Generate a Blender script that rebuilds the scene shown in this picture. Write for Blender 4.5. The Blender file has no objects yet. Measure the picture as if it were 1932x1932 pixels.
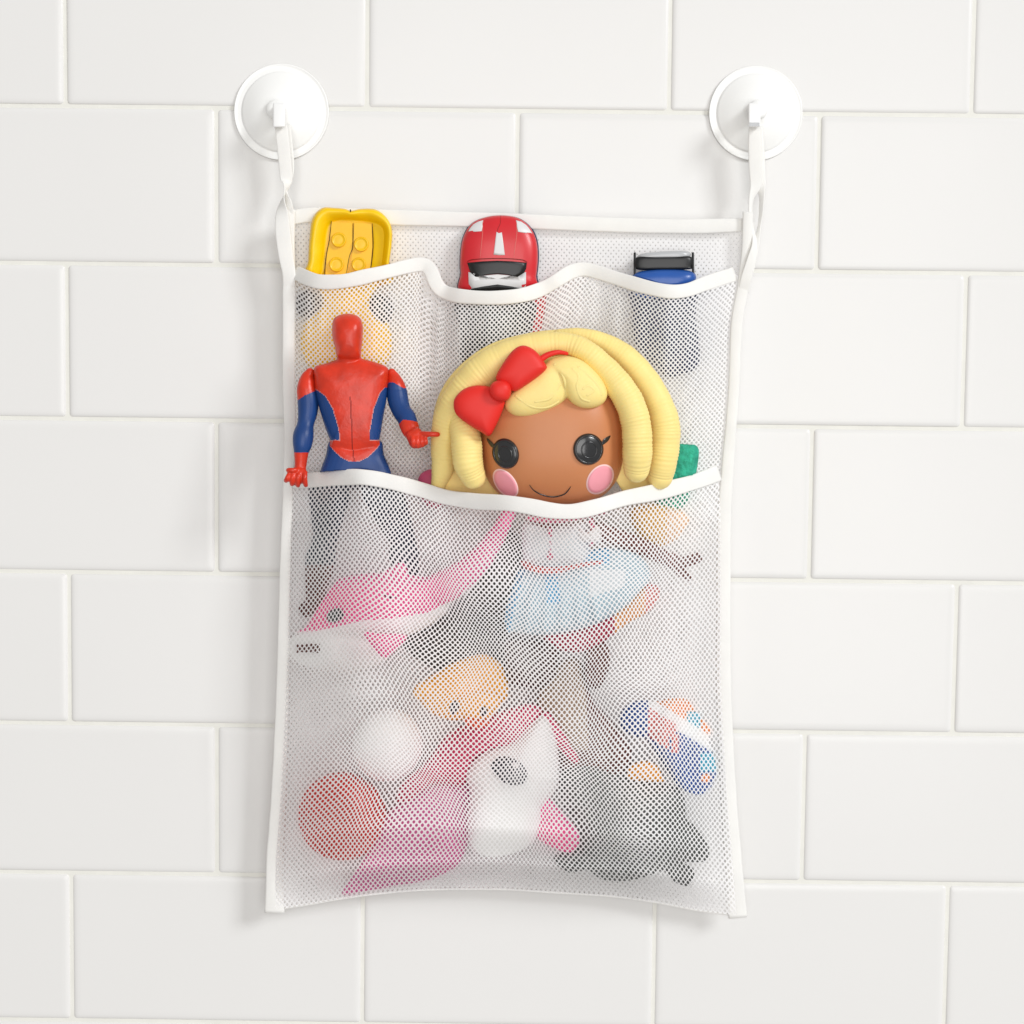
import bpy, bmesh, math, random
import numpy as np
from mathutils import Vector, Matrix, noise
from mathutils.bvhtree import BVHTree
random.seed(7)
sc = bpy.context.scene
COL = sc.collection

# ------------------------------------------------------------------ camera
HALF = 0.103                       # half a tile pitch, metres
ASP = 1.035
FOV = math.radians(36)
CX, CZ, CD = 3.0444*HALF, -1.9651*HALF, 10.5987*HALF
YAW, PITCH, ROLL = math.radians(0.2846), math.radians(-3.7759), math.radians(-0.6542)
def _rot():
    cy,sy=math.cos(YAW),math.sin(YAW); cp,sp=math.cos(PITCH),math.sin(PITCH); cr,sr=math.cos(ROLL),math.sin(ROLL)
    Rz=Matrix(((cy,-sy,0),(sy,cy,0),(0,0,1))); Rx=Matrix(((1,0,0),(0,cp,-sp),(0,sp,cp))); Ry=Matrix(((cr,0,sr),(0,1,0),(-sr,0,cr)))
    return Rz@Rx@Ry
RC = _rot()
CAM = Vector((CX,-CD,CZ))
FR = 966.0/math.tan(FOV/2)
def P(x, y, d):
    """point that stands d millimetres off the wall, seen at x,y of the 1932-wide photograph"""
    v = RC @ Vector(((x-966)/FR, 1.0, -(y-966)/FR))
    t = (CD - d*0.001)/v.y
    return CAM + v*t
RCI = RC.transposed()
def PX(w):
    v = RCI @ (Vector(w)-CAM)
    return 966+FR*v.x/v.y, 966-FR*v.z/v.y, -w[1]*1000
K = CD/FR                           # metres per photo pixel at the wall
def rad(r, d): return r*K*(CD-d*0.001)/CD

cam_d = bpy.data.cameras.new('camera'); cam = bpy.data.objects.new('camera', cam_d); COL.objects.link(cam)
cam_d.angle = FOV; cam_d.clip_end = 50; cam_d.clip_start = 0.01
M = RC.to_4x4() @ Matrix.Rotation(math.radians(90),4,'X'); M.translation = CAM
cam.matrix_world = M
sc.camera = cam

# ------------------------------------------------------------------ materials
def lin(h):
    h=h.lstrip('#'); c=[int(h[i:i+2],16)/255 for i in (0,2,4)]
    return [ (v/12.92 if v<=0.04045 else ((v+0.055)/1.055)**2.4) for v in c]+[1]
def mat(name, hexc, rough=0.45, spec=0.5, bump=0.0, bscale=200.0, var=0.04, vscale=40.0, sss=0.0, coat=0.0, trans=0.0, bdist=0.0004, metal=0.0):
    m = bpy.data.materials.new(name); m.use_nodes=True; nt=m.node_tree; N=nt.nodes; L=nt.links
    b=N['Principled BSDF']; c=lin(hexc)
    b.inputs['Roughness'].default_value=rough; b.inputs['Specular IOR Level'].default_value=spec
    b.inputs['Metallic'].default_value=metal
    if sss: 
        b.inputs['Subsurface Weight'].default_value=sss; b.inputs['Subsurface Radius'].default_value=(0.004,0.003,0.002); b.inputs['Subsurface Scale'].default_value=1.0
    if coat: b.inputs['Coat Weight'].default_value=coat; b.inputs['Coat Roughness'].default_value=0.15
    tc=N.new('ShaderNodeTexCoord')
    nz=N.new('ShaderNodeTexNoise'); nz.inputs['Scale'].default_value=vscale; nz.inputs['Detail'].default_value=4
    L.new(tc.outputs['Object'],nz.inputs['Vector'])
    rmp=N.new('ShaderNodeValToRGB')
    rmp.color_ramp.elements[0].position=0.3; rmp.color_ramp.elements[1].position=0.7
    rmp.color_ramp.elements[0].color=[max(0,v*(1-var)) for v in c[:3]]+[1]
    rmp.color_ramp.elements[1].color=[min(1,v*(1+var)) for v in c[:3]]+[1]
    L.new(nz.outputs['Fac'],rmp.inputs['Fac']); L.new(rmp.outputs['Color'],b.inputs['Base Color'])
    if bump:
        n2=N.new('ShaderNodeTexNoise'); n2.inputs['Scale'].default_value=bscale; n2.inputs['Detail'].default_value=3
        L.new(tc.outputs['Object'],n2.inputs['Vector'])
        bp=N.new('ShaderNodeBump'); bp.inputs['Strength'].default_value=bump; bp.inputs['Distance'].default_value=bdist
        L.new(n2.outputs['Fac'],bp.inputs['Height']); L.new(bp.outputs['Normal'],b.inputs['Normal'])
    if trans:
        tr=N.new('ShaderNodeBsdfTranslucent'); L.new(rmp.outputs['Color'],tr.inputs['Color'])
        mx=N.new('ShaderNodeMixShader'); mx.inputs[0].default_value=trans
        L.new(b.outputs[0],mx.inputs[1]); L.new(tr.outputs[0],mx.inputs[2]); L.new(mx.outputs[0],N['Material Output'].inputs['Surface'])
    return m
T = {}
T['tile']=mat('tile_glaze','#E3E2E0',0.24,0.3,0.12,9,0.006,6,bdist=0.002)
T['grout']=mat('grout','#E4E3DC',0.9,0.2,0.3,900,0.03,60)
T['net']=mat('net_thread','#FBFAFA',0.7,0.2,0,0,0.01,30,trans=0.28)
T['tape']=mat('woven_tape','#F3F2EF',0.85,0.2,0.35,1500,0.02,60,trans=0.12,bdist=0.0003)
T['whiteplastic']=mat('white_plastic','#F3F3F1',0.3,0.5,0,0,0.01,30)
T['hookplastic']=mat('hook_plastic','#EFEFEE',0.3,0.5,0,0,0.01,30)
T['yellow']=mat('yellow_vinyl','#F6C800',0.35,0.45,0.15,120,0.05,60,sss=0.05)
T['yellow2']=mat('yellow_vinyl_floor','#F0BC0C',0.4,0.45,0.1,120,0.05,60)
T['studm']=mat('yellow_stud','#F0BE08',0.35,0.45,0,0,0.03,60)
T['black']=mat('black_plastic','#0F1012',0.38,0.5,0,0,0.1,60)
T['ink']=mat('ink_line','#2A1A14',0.6,0.3)
T['brownrub']=mat('brown_rubber','#2C1410',0.6,0.3,0.2,150)
T['carred']=mat('red_paint','#CC222B',0.36,0.45,0.05,80,0.05,50,coat=0.15)
T['carwhite']=mat('white_paint','#D9D8D8',0.35,0.5)
T['cargrey']=mat('grey_window','#B4B6B8',0.2,0.5)
T['navy']=mat('navy_plastic','#0D1A48',0.4,0.5)
T['charcoal']=mat('charcoal_plastic','#0E0F12',0.45,0.4,0.2,100)
T['carblue']=mat('blue_paint','#2555A2',0.3,0.5,0.1,80,0.06,60)
T['figred']=mat('figure_red','#CE3219',0.34,0.45,0.5,300,0.14,120,sss=0.03,bdist=0.0005)
T['figblue']=mat('figure_blue','#173D78',0.42,0.4,0.2,200,0.08,90)
T['figgroove']=mat('figure_groove','#7A150F',0.5,0.3)
T['figedge']=mat('figure_piping','#C98A86',0.5,0.3)
T['figboot']=mat('figure_boot','#571A12',0.5,0.3)
T['figleg']=mat('figure_leg','#0A1430',0.45,0.4)
T['hair']=mat('doll_hair','#F3DC8D',0.48,0.35,0.1,90,0.035,50,sss=0.12)
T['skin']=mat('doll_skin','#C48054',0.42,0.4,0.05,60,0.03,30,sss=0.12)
T['bow']=mat('doll_bow','#DD2A22',0.5,0.35,0.04,60,0.03,40,sss=0.04)
T['eye']=mat('doll_eye','#202123',0.22,0.5,0,0,0.1,60,coat=0.5)
T['cheek']=mat('doll_cheek','#F0A0AC',0.8,0.3)
T['cheekrim']=mat('doll_cheek_rim','#F8CFCC',0.8,0.3)
T['dress']=mat('dress_white','#DAE1E4',0.5,0.4,0.2,120)
T['dressblue']=mat('dress_blue','#5AA8D2',0.5,0.4,0.2,120)
T['skirt']=mat('skirt_pale','#A8C3CF',0.5,0.4,0.15,120,0.06,40)
T['dollred']=mat('belt_red','#C4352C',0.5,0.4)
T['dollpink']=mat('ruffle_pink','#D0567C',0.5,0.4)
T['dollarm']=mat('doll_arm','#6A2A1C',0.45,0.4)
T['stock']=mat('stocking_crimson','#A8153A',0.5,0.4)
T['stock2']=mat('shoe_orange','#E39A55',0.5,0.4)
T['boot']=mat('boot_brown','#3A1812',0.5,0.4)
T['pink']=mat('shark_pink','#EA5A96',0.45,0.4,0.1,80,0.04,40,sss=0.05)
T['palepink']=mat('pale_pink','#F6B4CB',0.45,0.4)
T['white']=mat('toy_white','#EDECEA',0.5,0.4,0.1,80,0.02,40)
T['duck']=mat('duck_yellow','#F2A716',0.42,0.45,0.1,80,0.05,50,sss=0.08)
T['beak']=mat('beak_orange','#D9491A',0.45,0.4)
T['redball']=mat('ball_red','#C4210E',0.42,0.45,0.3,60,0.12,45,bdist=0.001)
T['magenta']=mat('mane_crimson','#C62A5A',0.5,0.4,0.1,80,0.1,40)
T['unibody']=mat('body_rose','#CB6096',0.5,0.4,0.1,80,0.15,30)
T['purple']=mat('eye_purple','#150E26',0.25,0.5,0,0,0.2,60)
T['tan']=mat('tan_vinyl','#A08872',0.55,0.35,0.15,80,0.12,40)
T['rust']=mat('rust_vinyl','#5E2A20',0.55,0.35,0.15,80,0.12,40)
T['dark']=mat('filler_dark','#352D2A',0.55,0.35,0.15,80,0.15,40)  # dark tone of the filler shape added behind the net
T['darkbrown']=mat('dark_brown_vinyl','#3E1E18',0.55,0.35,0.15,80,0.15,40)
T['grey']=mat('grey_vinyl','#50514F',0.5,0.4,0.4,60,0.15,60,bdist=0.001)
T['fishblue']=mat('fish_blue','#184A96',0.4,0.45,0.1,80,0.15,60)
T['cyan']=mat('fish_cyan','#2FA9C4',0.4,0.45)
T['orange']=mat('fish_orange','#EA8C38',0.4,0.45,0.1,80,0.08,60)
T['salmon']=mat('fish_salmon','#D8746C',0.4,0.45)
T['amber']=mat('amber_vinyl','#EE9A08',0.4,0.45)
T['teal']=mat('teal_plush','#2FA386',0.7,0.3,1.0,300,0.3,200,bdist=0.002)
T['gold']=mat('gold_vinyl','#EDB64E',0.5,0.4)
T['peach']=mat('peach_vinyl','#F3C79C',0.5,0.4)

# ------------------------------------------------------------------ object helpers
def tag(o, label=None, cat=None, group=None, kind=None):
    if label: o['label']=label
    if cat: o['category']=cat
    if group: o['group']=group
    if kind: o['kind']=kind
    return o
def thing(name, loc, label, cat, group=None):
    o=bpy.data.objects.new(name,None); COL.objects.link(o); o.location=loc; o.empty_display_size=0.01
    return tag(o,label,cat,group)
def link(name, me, parent=None, mats=None, smooth=True):
    if mats:
        for m in mats: me.materials.append(m)
    if smooth: me.polygons.foreach_set('use_smooth',[True]*len(me.polygons))
    o=bpy.data.objects.new(name,me); COL.objects.link(o)
    if parent is not None:
        o.parent=parent; o.matrix_parent_inverse=Matrix.Translation(parent.location).inverted()
    return o
class G:
    """geometry collector"""
    def __init__(s): s.v=[]; s.f=[]; s.m=[]
    def add(s, vs, fs, mi=0):
        o=len(s.v); s.v+= [tuple(v) for v in vs]; s.f+=[tuple(i+o for i in f) for f in fs]; s.m+=[mi]*len(fs); return s
    def mesh(s, name):
        me=bpy.data.meshes.new(name); me.from_pydata(s.v,[],s.f); me.polygons.foreach_set('material_index',s.m); me.update()
        bm=bmesh.new(); bm.from_mesh(me); bmesh.ops.recalc_face_normals(bm,faces=bm.faces); bm.to_mesh(me); bm.free()
        return me
    def build(s, name, mats, parent=None, smooth=True):
        return link(name, s.mesh(name), parent, mats if isinstance(mats,list) else [mats], smooth)

def catmull(pts, n, closed=False):
    """smooth curve through tuples, n samples per span"""
    p=[np.array(q,float) for q in pts]; out=[]; m=len(p)
    rng=m if closed else m-1
    for i in range(rng):
        if closed: a,b,c,d=p[(i-1)%m],p[i],p[(i+1)%m],p[(i+2)%m]
        else: a,b,c,d=p[max(i-1,0)],p[i],p[i+1],p[min(i+2,m-1)]
        for k in range(n):
            t=k/n
            out.append(0.5*((2*b)+(c-a)*t+(2*a-5*b+4*c-d)*t*t+(3*b-a-3*c+d)*t**3))
    if not closed: out.append(p[-1])
    return out
def interp(pts, x):
    if x<=pts[0][0]: return pts[0][1]
    for (a,b),(c,d) in zip(pts,pts[1:]):
        if x<=c: 
            t=(x-a)/(c-a); t=t*t*(3-2*t)*0.5+t*0.5
            return b+(d-b)*t
    return pts[-1][1]
def lerp(pts, x):
    if x<=pts[0][0]: return pts[0][1]
    for (a,b),(c,d) in zip(pts,pts[1:]):
        if x<=c: return b+(d-b)*(x-a)/(c-a)
    return pts[-1][1]

def tube(g, pts, n=4, seg=16, mi=0, caps=True, ribs=0.0, ribstep=5.0, flat=1.0):
    """pts: (px,py,d mm,r px[,depth factor]); round tapering tube with domed ends"""
    pts=[tuple(p)+((flat,) if len(p)==4 else ()) for p in pts]
    cs=catmull(pts,n)
    C=[P(c[0],c[1],c[2]) for c in cs]; R=[max(rad(c[3],c[2]),1e-5) for c in cs]; F=[c[4] for c in cs]
    Ln=len(C); rings=[]
    def frame(i):
        t=(C[min(i+1,Ln-1)]-C[max(i-1,0)])
        if t.length<1e-9: t=Vector((0,0,-1))
        t.normalize(); s=t.cross(Vector((0,1,0)))
        if s.length<0.15: s=t.cross(Vector((1,0,0)))
        s.normalize(); u=s.cross(t).normalized(); return t,s,u
    def ring(c,s,u,r,fl): return [c+s*(r*math.cos(a))+u*(r*fl*math.sin(a)) for a in [2*math.pi*k/seg for k in range(seg)]]
    if caps:
        t,s,u=frame(0)
        for a in (80,60,40,20): 
            a=math.radians(a); rings.append(ring(C[0]-t*R[0]*math.sin(a),s,u,R[0]*math.cos(a),F[0]))
    acc=0
    for i in range(Ln):
        t,s,u=frame(i); r=R[i]
        if i: acc+=(C[i]-C[i-1]).length/K
        if ribs:
            w=acc*2*math.pi/ribstep
            r*=1+ribs*(math.sin(w+1.3*math.sin(w*0.173))*(0.6+0.8*abs(math.sin(w*0.071)))+0.9*math.sin(w*0.19+2))
        rings.append(ring(C[i],s,u,r,F[i]))
    if caps:
        t,s,u=frame(Ln-1)
        for a in (20,40,60,80):
            a=math.radians(a); rings.append(ring(C[-1]+t*R[-1]*math.sin(a),s,u,R[-1]*math.cos(a),F[-1]))
    vs=[v for r in rings for v in r]; fs=[]
    for i in range(len(rings)-1):
        for k in range(seg):
            k2=(k+1)%seg; fs.append((i*seg+k,i*seg+k2,(i+1)*seg+k2,(i+1)*seg+k))
    fs.append(tuple(range(seg))); fs.append(tuple((len(rings)-1)*seg+k for k in range(seg)))
    g.add(vs,fs,mi); return g

def outline(pts, n=6): return catmull(pts, n, closed=True)
def blob(g, pts, d, tf, tb, n=5, rings=9, mi=0, center=None, sharp=2.0, tilt=(0,0)):
    """closed outline puffed tf mm forward and tb mm back of depth d"""
    o=outline(pts,n); m=len(o)
    cx=sum(p[0] for p in o)/m if center is None else center[0]; cy=sum(p[1] for p in o)/m if center is None else center[1]
    vs=[];fs=[]
    prof=[math.sin(math.pi/2*k/rings) for k in range(1,rings+1)]
    def dep(t,th): return th*(max(0,1-t**sharp))**(1/sharp)
    def off(x,y): return d+(x-cx)*tilt[0]+(y-cy)*tilt[1]
    vs.append(P(cx,cy,off(cx,cy)+tf))
    for t in prof:
        for p in o:
            x=cx+(p[0]-cx)*t; y=cy+(p[1]-cy)*t
            vs.append(P(x,y,off(x,y)+dep(t,tf)))
    for t in prof[-2::-1]:
        for p in o:
            x=cx+(p[0]-cx)*t; y=cy+(p[1]-cy)*t
            vs.append(P(x,y,off(x,y)-dep(t,tb)))
    vs.append(P(cx,cy,off(cx,cy)-tb))
    nr=2*rings-1
    for k in range(m): fs.append((0,1+k,1+(k+1)%m))
    for r in range(nr-1):
        for k in range(m):
            a=1+r*m; b=1+(r+1)*m; k2=(k+1)%m
            fs.append((a+k,b+k,b+k2,a+k2))
    last=len(vs)-1; a=1+(nr-1)*m
    for k in range(m): fs.append((a+k,last,a+(k+1)%m))
    g.add(vs,fs,mi); return g
def ell(cx,cy,a,b,rot=0,n=12):
    r=math.radians(rot); return [(cx+a*math.cos(t)*math.cos(r)-b*math.sin(t)*math.sin(r), cy+a*math.cos(t)*math.sin(r)+b*math.sin(t)*math.cos(r)) for t in [2*math.pi*k/n for k in range(n)]]

def organic(name, g, mats, parent, voxel=0.9, smooth=3, matfunc=None, clamp=None):
    me=g.mesh('tmp'); o=bpy.data.objects.new('tmp',me); COL.objects.link(o)
    r=o.modifiers.new('r','REMESH'); r.mode='VOXEL'; r.voxel_size=voxel*0.001
    if smooth: s=o.modifiers.new('s','SMOOTH'); s.iterations=smooth; s.factor=0.5
    bpy.context.view_layer.update()
    dg=bpy.context.evaluated_depsgraph_get()
    m2=bpy.data.meshes.new_from_object(o.evaluated_get(dg)); m2.name=name
    bpy.data.objects.remove(o); bpy.data.meshes.remove(me)
    m2.materials.clear()
    if clamp: press(m2,clamp)
    res=link(name,m2,parent,mats)
    if matfunc:
        idx=[]
        for p in m2.polygons: idx.append(matfunc(*PX(p.center)))
        m2.polygons.foreach_set('material_index',idx)
    return res
def bvh_of(*objs):
    vs=[];fs=[]
    for o in objs:
        b=len(vs); vs+=[v.co.copy() for v in o.data.vertices]; fs+=[tuple(i+b for i in p.vertices) for p in o.data.polygons]
    return BVHTree.FromPolygons(vs,fs)
def hit(bv,x,y,default=None):
    v=(P(x,y,0)-CAM).normalized()
    r=bv.ray_cast(CAM,v)
    if r[0] is None: return default
    return -r[0].y*1000
def decal(g, pts, bv, off=0.3, n=5, rings=5, mi=0, default=30, dome=0.0, skirt=1.0, smoothd=None):
    """a thin raised patch that follows the surface it is printed on"""
    o=outline(pts,n) if n>1 else [np.array(p,float) for p in pts]
    m=len(o); cx=sum(p[0] for p in o)/m; cy=sum(p[1] for p in o)/m
    D=(lambda x,y: hit(bv,x,y,default)) if smoothd is None else smoothd
    vs=[P(cx,cy,D(cx,cy)+off+dome)]
    for r in range(1,rings+1):
        t=r/rings
        for p in o:
            x=cx+(p[0]-cx)*t; y=cy+(p[1]-cy)*t
            vs.append(P(x,y,D(x,y)+off*(1 if r<rings else 0.8)+dome*math.sqrt(max(0,1-t*t))))
    for p in o: vs.append(P(p[0],p[1],D(p[0],p[1])-skirt))
    fs=[(0,1+k,1+(k+1)%m) for k in range(m)]
    for r in range(rings):
        for k in range(m):
            a=1+r*m; b=a+m; k2=(k+1)%m
            fs.append((a+k,b+k,b+k2,a+k2))
    g.add(vs,fs,mi); return g
def stroke(g, pts, w, bv, off=0.25, n=6, mi=0, default=30, taper=True, smoothd=None):
    cs=catmull(pts,n); L=len(cs); vs=[]; fs=[]
    for i,c in enumerate(cs):
        t=cs[min(i+1,L-1)][:2]-cs[max(i-1,0)][:2]; t=t/(np.linalg.norm(t)+1e-9); nrm=np.array((-t[1],t[0]))
        u=i/(L-1); ww=w*(min(1,0.35+3*min(u,1-u)) if taper else 1)*0.5
        if len(c)>2: ww=c[2]*0.5
        for s,dd in ((-1,-0.5),(-0.8,off),(0.8,off),(1,-0.5)):
            x,y=c[:2]+nrm*ww*s
            d=hit(bv,x,y,default) if smoothd is None else smoothd(x,y)
            vs.append(P(x,y,d+dd))
    for i in range(L-1):
        for k in range(3): a=i*4+k; fs.append((a,a+1,a+5,a+4))
    g.add(vs,fs,mi); return g
def ribbon(g, pts, n=8, th=1.4, mi=0, bulge=0.15, wob=0.0):
    """pts (px,py,d,width px,twist deg): flat folded tape with a soft rounded section"""
    cs=catmull(pts,n); C=[P(*c[:3]) for c in cs]; L=len(C); vs=[]; fs=[]; S=12
    for i in range(L):
        t=(C[min(i+1,L-1)]-C[max(i-1,0)]).normalized()
        s=t.cross(Vector((0,1,0)))
        if s.length<0.1: s=t.cross(Vector((1,0,0)))
        s.normalize(); u=s.cross(t).normalized()
        a=math.radians(cs[i][4]); s2=s*math.cos(a)+u*math.sin(a); u2=-s*math.sin(a)+u*math.cos(a)
        w=rad(cs[i][3],cs[i][2])*0.5; h=th*0.0005
        if wob: w*=1+wob*noise.noise(Vector((C[i].x*60,C[i].z*60,1.7)))
        for k in range(S):
            q=2*math.pi*k/S; ca,sa=math.cos(q),math.sin(q)
            x=math.copysign(abs(ca)**0.35,ca); y=math.copysign(abs(sa)**0.6,sa)
            y*=1+bulge*(1-x*x)
            vs.append(C[i]+s2*w*x+u2*h*y)
    for i in range(L-1):
        for k in range(S):
            k2=(k+1)%S; fs.append((i*S+k,i*S+k2,(i+1)*S+k2,(i+1)*S+k))
    fs.append(tuple(range(S))); fs.append(tuple((L-1)*S+k for k in range(S)))
    g.add(vs,fs,mi); return g

# ------------------------------------------------------------------ tiled wall
def build_wall():
    g=G()
    x0,x1,z0,z1=-9*HALF,15*HALF,-14*HALF,9*HALF
    g.add([(x0,-0.0003,z0),(x1,-0.0003,z0),(x1,-0.0003,z1),(x0,-0.0003,z1)],[(0,1,2,3)],1)
    gw=0.0013
    prof=[(0,-0.0005),(0.0001,0.0005),(0.0005,0.0009),(0.0011,0.00125),(0.0020,0.00155),(0.0034,0.00175),(0.0060,0.00172)]
    rnd=random.Random(3)
    for j in range(-9,14):
        zt=-j*HALF*ASP-gw; zb=-(j+1)*HALF*ASP+gw
        off=1 if j%2==0 else 0
        for k in range(-8+off,14,2):
            xa=k*HALF+gw; xb=(k+2)*HALF-gw
            cx,cz=(xa+xb)/2,(zt+zb)/2; hw,hh=(xb-xa)/2,(zt-zb)/2
            tx,tz=rnd.uniform(-1,1)*0.0022,rnd.uniform(-1,1)*0.003
            vs=[];fs=[]
            nc=4
            for (ins,h) in prof:
                r0=max(0.0016,0.0022-ins*0.1)
                a,b=hw-ins,hh-ins
                for q in range(4):
                    sx=(1,-1,-1,1)[q]; sz=(1,1,-1,-1)[q]
                    for c in range(nc):
                        an=math.radians(90*q+90*c/(nc-1))
                        x=sx*(a-r0)+r0*math.cos(an); z=sz*(b-r0)+r0*math.sin(an)
                        y=-h-(x*tx+z*tz)
                        vs.append((cx+x,y,cz+z))
            m=4*nc
            for r in range(len(prof)-1):
                for q in range(m):
                    q2=(q+1)%m; fs.append((r*m+q,r*m+q2,(r+1)*m+q2,(r+1)*m+q))
            fs.append(tuple((len(prof)-1)*m+q for q in range(m)))
            g.add(vs,fs,0)
    return tag(g.build('wall',[T['tile'],T['grout']]),kind='structure')
build_wall()

# ------------------------------------------------------------------ bag shape
TL=[(552,907,28),(580,906,38),(635,902,58),(682,900,70),(737,909,68),(798,925,66),(841,938,70),(897,946,82),(954,949,94),(996,955,98),(1038,963,99),(1080,965,98),(1122,957,95),(1179,940,84),(1235,929,68),(1291,915,46),(1328,903,34),(1356,892,27)]
TU=[(556,513,24),(583,526,37),(608,532,43),(651,530,46),(706,518,45),(740,510,40),(768,503,32),(796,499,28),(812,510,29),(824,537,32),(839,551,33),(870,559,41),(925,562,46),(979,558,44),(1018,547,34),(1051,529,33),(1075,514,29),(1098,508,27),(1122,512,28),(1169,527,34),(1216,541,42),(1262,550,46),(1298,547,42),(1333,534,34),(1386,517,24)]
SEAM=[(520,1716),(580,1707),(636,1697),(708,1687),(805,1679),(943,1678),(1042,1684),(1152,1691),(1234,1702),(1316,1718),(1392,1728)]
LB=[(395,545,20,26),(455,543,20,26),(520,545,20,24),(700,545,20,24),(815,547,21,22),(905,544,22,19),(1000,541,22,20),(1100,538,22,22),(1313,533,21,25),(1500,526,19,30),(1620,519,17,34),(1722,518,16,38)]
RB=[(400,1411,20,20),(480,1408,20,20),(540,1402,20,22),(612,1390,20,22),(740,1384,20,20),(870,1374,21,22),(1000,1366,21,26),(1283,1365,20,29),(1500,1374,18,31),(1620,1383,17,33),(1731,1392,16,37)]
def lx(y): return lerp([(a[0],a[1]) for a in LB],y)
def rx(y): return lerp([(a[0],a[1]) for a in RB],y)
TLy=[(a[0],a[1]) for a in TL]; TLd=[(a[0],a[2]) for a in TL]
TUy=[(a[0],a[1]) for a in TU]; TUd=[(a[0],a[2]) for a in TU]
for L_ in (LB,RB):
    for i_,a_ in enumerate(L_): L_[i_]=(a_[0],a_[1],a_[2]+4,a_[3])
def ss(a,b,x):
    t=min(1,max(0,(x-a)/(b-a))); return t*t*(3-2*t)
def lowD(x,y):
    """how far the front net of the big pocket stands off the wall"""
    ty=interp(TLy,x); by=lerp(SEAM,x); t=min(1,max(0,(y-ty)/(by-ty)))
    s=(x-lx(y))/(rx(y)-lx(y)); s=min(1,max(0,s))
    e=min(1,min(s,1-s)/0.26); e=math.sin(e*math.pi/2)**0.85
    mid=interp([(0,84),(0.12,86),(0.45,86),(0.70,86),(0.84,76),(0.93,56),(1,20)],t)
    d=23+(mid-23)*e
    k=ss(0,0.16,t)
    td=interp(TLd,x)
    bump=5*noise.noise(Vector((x/130,y/130,0.3)))*min(1,6*min(s,1-s))*min(1,8*t)*min(1,6*(1-t))
    return (td-1.0)*(1-k)+d*k+bump
def press(me, fn):
    for v in me.vertices:
        x,y,d=PX(v.co); lim=fn(x,y)
        if lim is None: continue
        if d>lim-6:
            e=d-(lim-6); nd=(lim-6)+4.5*(1-math.exp(-e/4.5)); v.co=P(x,y,nd)
def inlow(x,y):
    if y<interp(TLy,x)-14 or x<lx(y) or x>rx(y): return None
    return lowD(x,y)-1.5

def net(name, F, nu, nv, mat_, parent, lift=0.18, op=(0.60,0.70), wiggle=0.05, seed=0.0):
    """knitted net: diamond lattice of threads round every hole, lifted by F(s,t)->(px,py,d)"""
    vid={}; vs=[]; fs=[]
    cache={}
    def base(s,t):
        s=min(1,max(0,s)); t=min(1,max(0,t)); return F(s,t)
    def outer(a,b):                      # a,b in quarter cells
        key=(a,b)
        if key in vid: return vid[key]
        u=a/4; w=b/4
        n1=noise.noise(Vector((u*0.9,w*0.9,seed)))*wiggle; n2=noise.noise(Vector((u*0.9,w*0.9,seed+9)))*wiggle
        x,y,d=base((u+n1)/nu,(w+n2)/nv); vs.append(P(x,y,d+lift)); vid[key]=len(vs)-1; return vid[key]
    dirs=[(2,0),(1,1),(0,2),(-1,1),(-2,0),(-1,-1),(0,-2),(1,-1)]
    for j in range(0,2*nv+1):
        for i in range(0,nu+1):
            ca=4*i+(2 if j%2 else 0); cb=2*j
            if ca>4*nu+1 or cb>4*nv: continue
            ring=[outer(ca+dx,cb+dy) for dx,dy in dirs]
            jit=1+0.10*noise.noise(Vector((i*1.7,j*1.7,seed+4)))+0.16*noise.noise(Vector((i*0.11,j*0.06,seed+14)))
            inner=[]
            for q,(dx,dy) in enumerate(dirs):
                k=(op[0] if q%2==0 else op[1])*jit
                x,y,d=base((ca+dx*k)/4/nu,(cb+dy*k)/4/nv); vs.append(P(x,y,d)); inner.append(len(vs)-1)
            for q in range(8):
                q2=(q+1)%8; fs.append((ring[q],ring[q2],inner[q2],inner[q]))
    me=bpy.data.meshes.new(name); me.from_pydata(vs,[],fs); me.validate(); me.update()
    return link(name,me,parent,[mat_])

bag=thing('mesh_toy_organizer',P(966,1710,14),'white mesh bath toy organizer bag with pockets hanging from two suction hooks','toy organizer')
# back net
def Fback(s,t):
    y=412+(1712-412)*t
    yy=y+ (lerp(SEAM,545+s*840)-1712)*t + lerp([(545,-8),(740,-2),(1000,6),(1400,14)],545+s*860)*(1-t)
    a,b=lx(yy),rx(yy); x=a+(b-a)*s
    d=18+2.2*noise.noise(Vector((x/160,yy/160,5.1)))
    return x,yy,d
net('back_panel',Fback,88,110,T['net'],bag,seed=3.3,op=(0.27,0.38))
# upper pockets net
def Fup(s,t):
    x0=548+(1393-548)*s; ty=interp(TUy,x0); y=ty+(985-ty)*t
    a,b=lx(y)+2,rx(y)-2
    x=a+(b-a)*s
    # folds gather where the pockets are stitched to the back
    x+= 9*math.exp(-((x0-812)/26)**2)*(1-t)*math.sin((x0-812)/10) 
    td=interp(TUd,x0); low=lerp([(548,22),(580,32),(620,36),(740,36),(806,27),(880,36),(1000,36),(1098,27),(1180,38),(1320,38),(1393,22)],x0)
    k=ss(0.15,0.75,t)
    d=td*(1-k)+low*k+1.8*noise.noise(Vector((x/45,y/150,2.2)))*min(1,5*t)
    return x,y,d
net('upper_pocket_panel',Fup,95,45,T['net'],bag,seed=1.1,op=(0.52,0.69))
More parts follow.
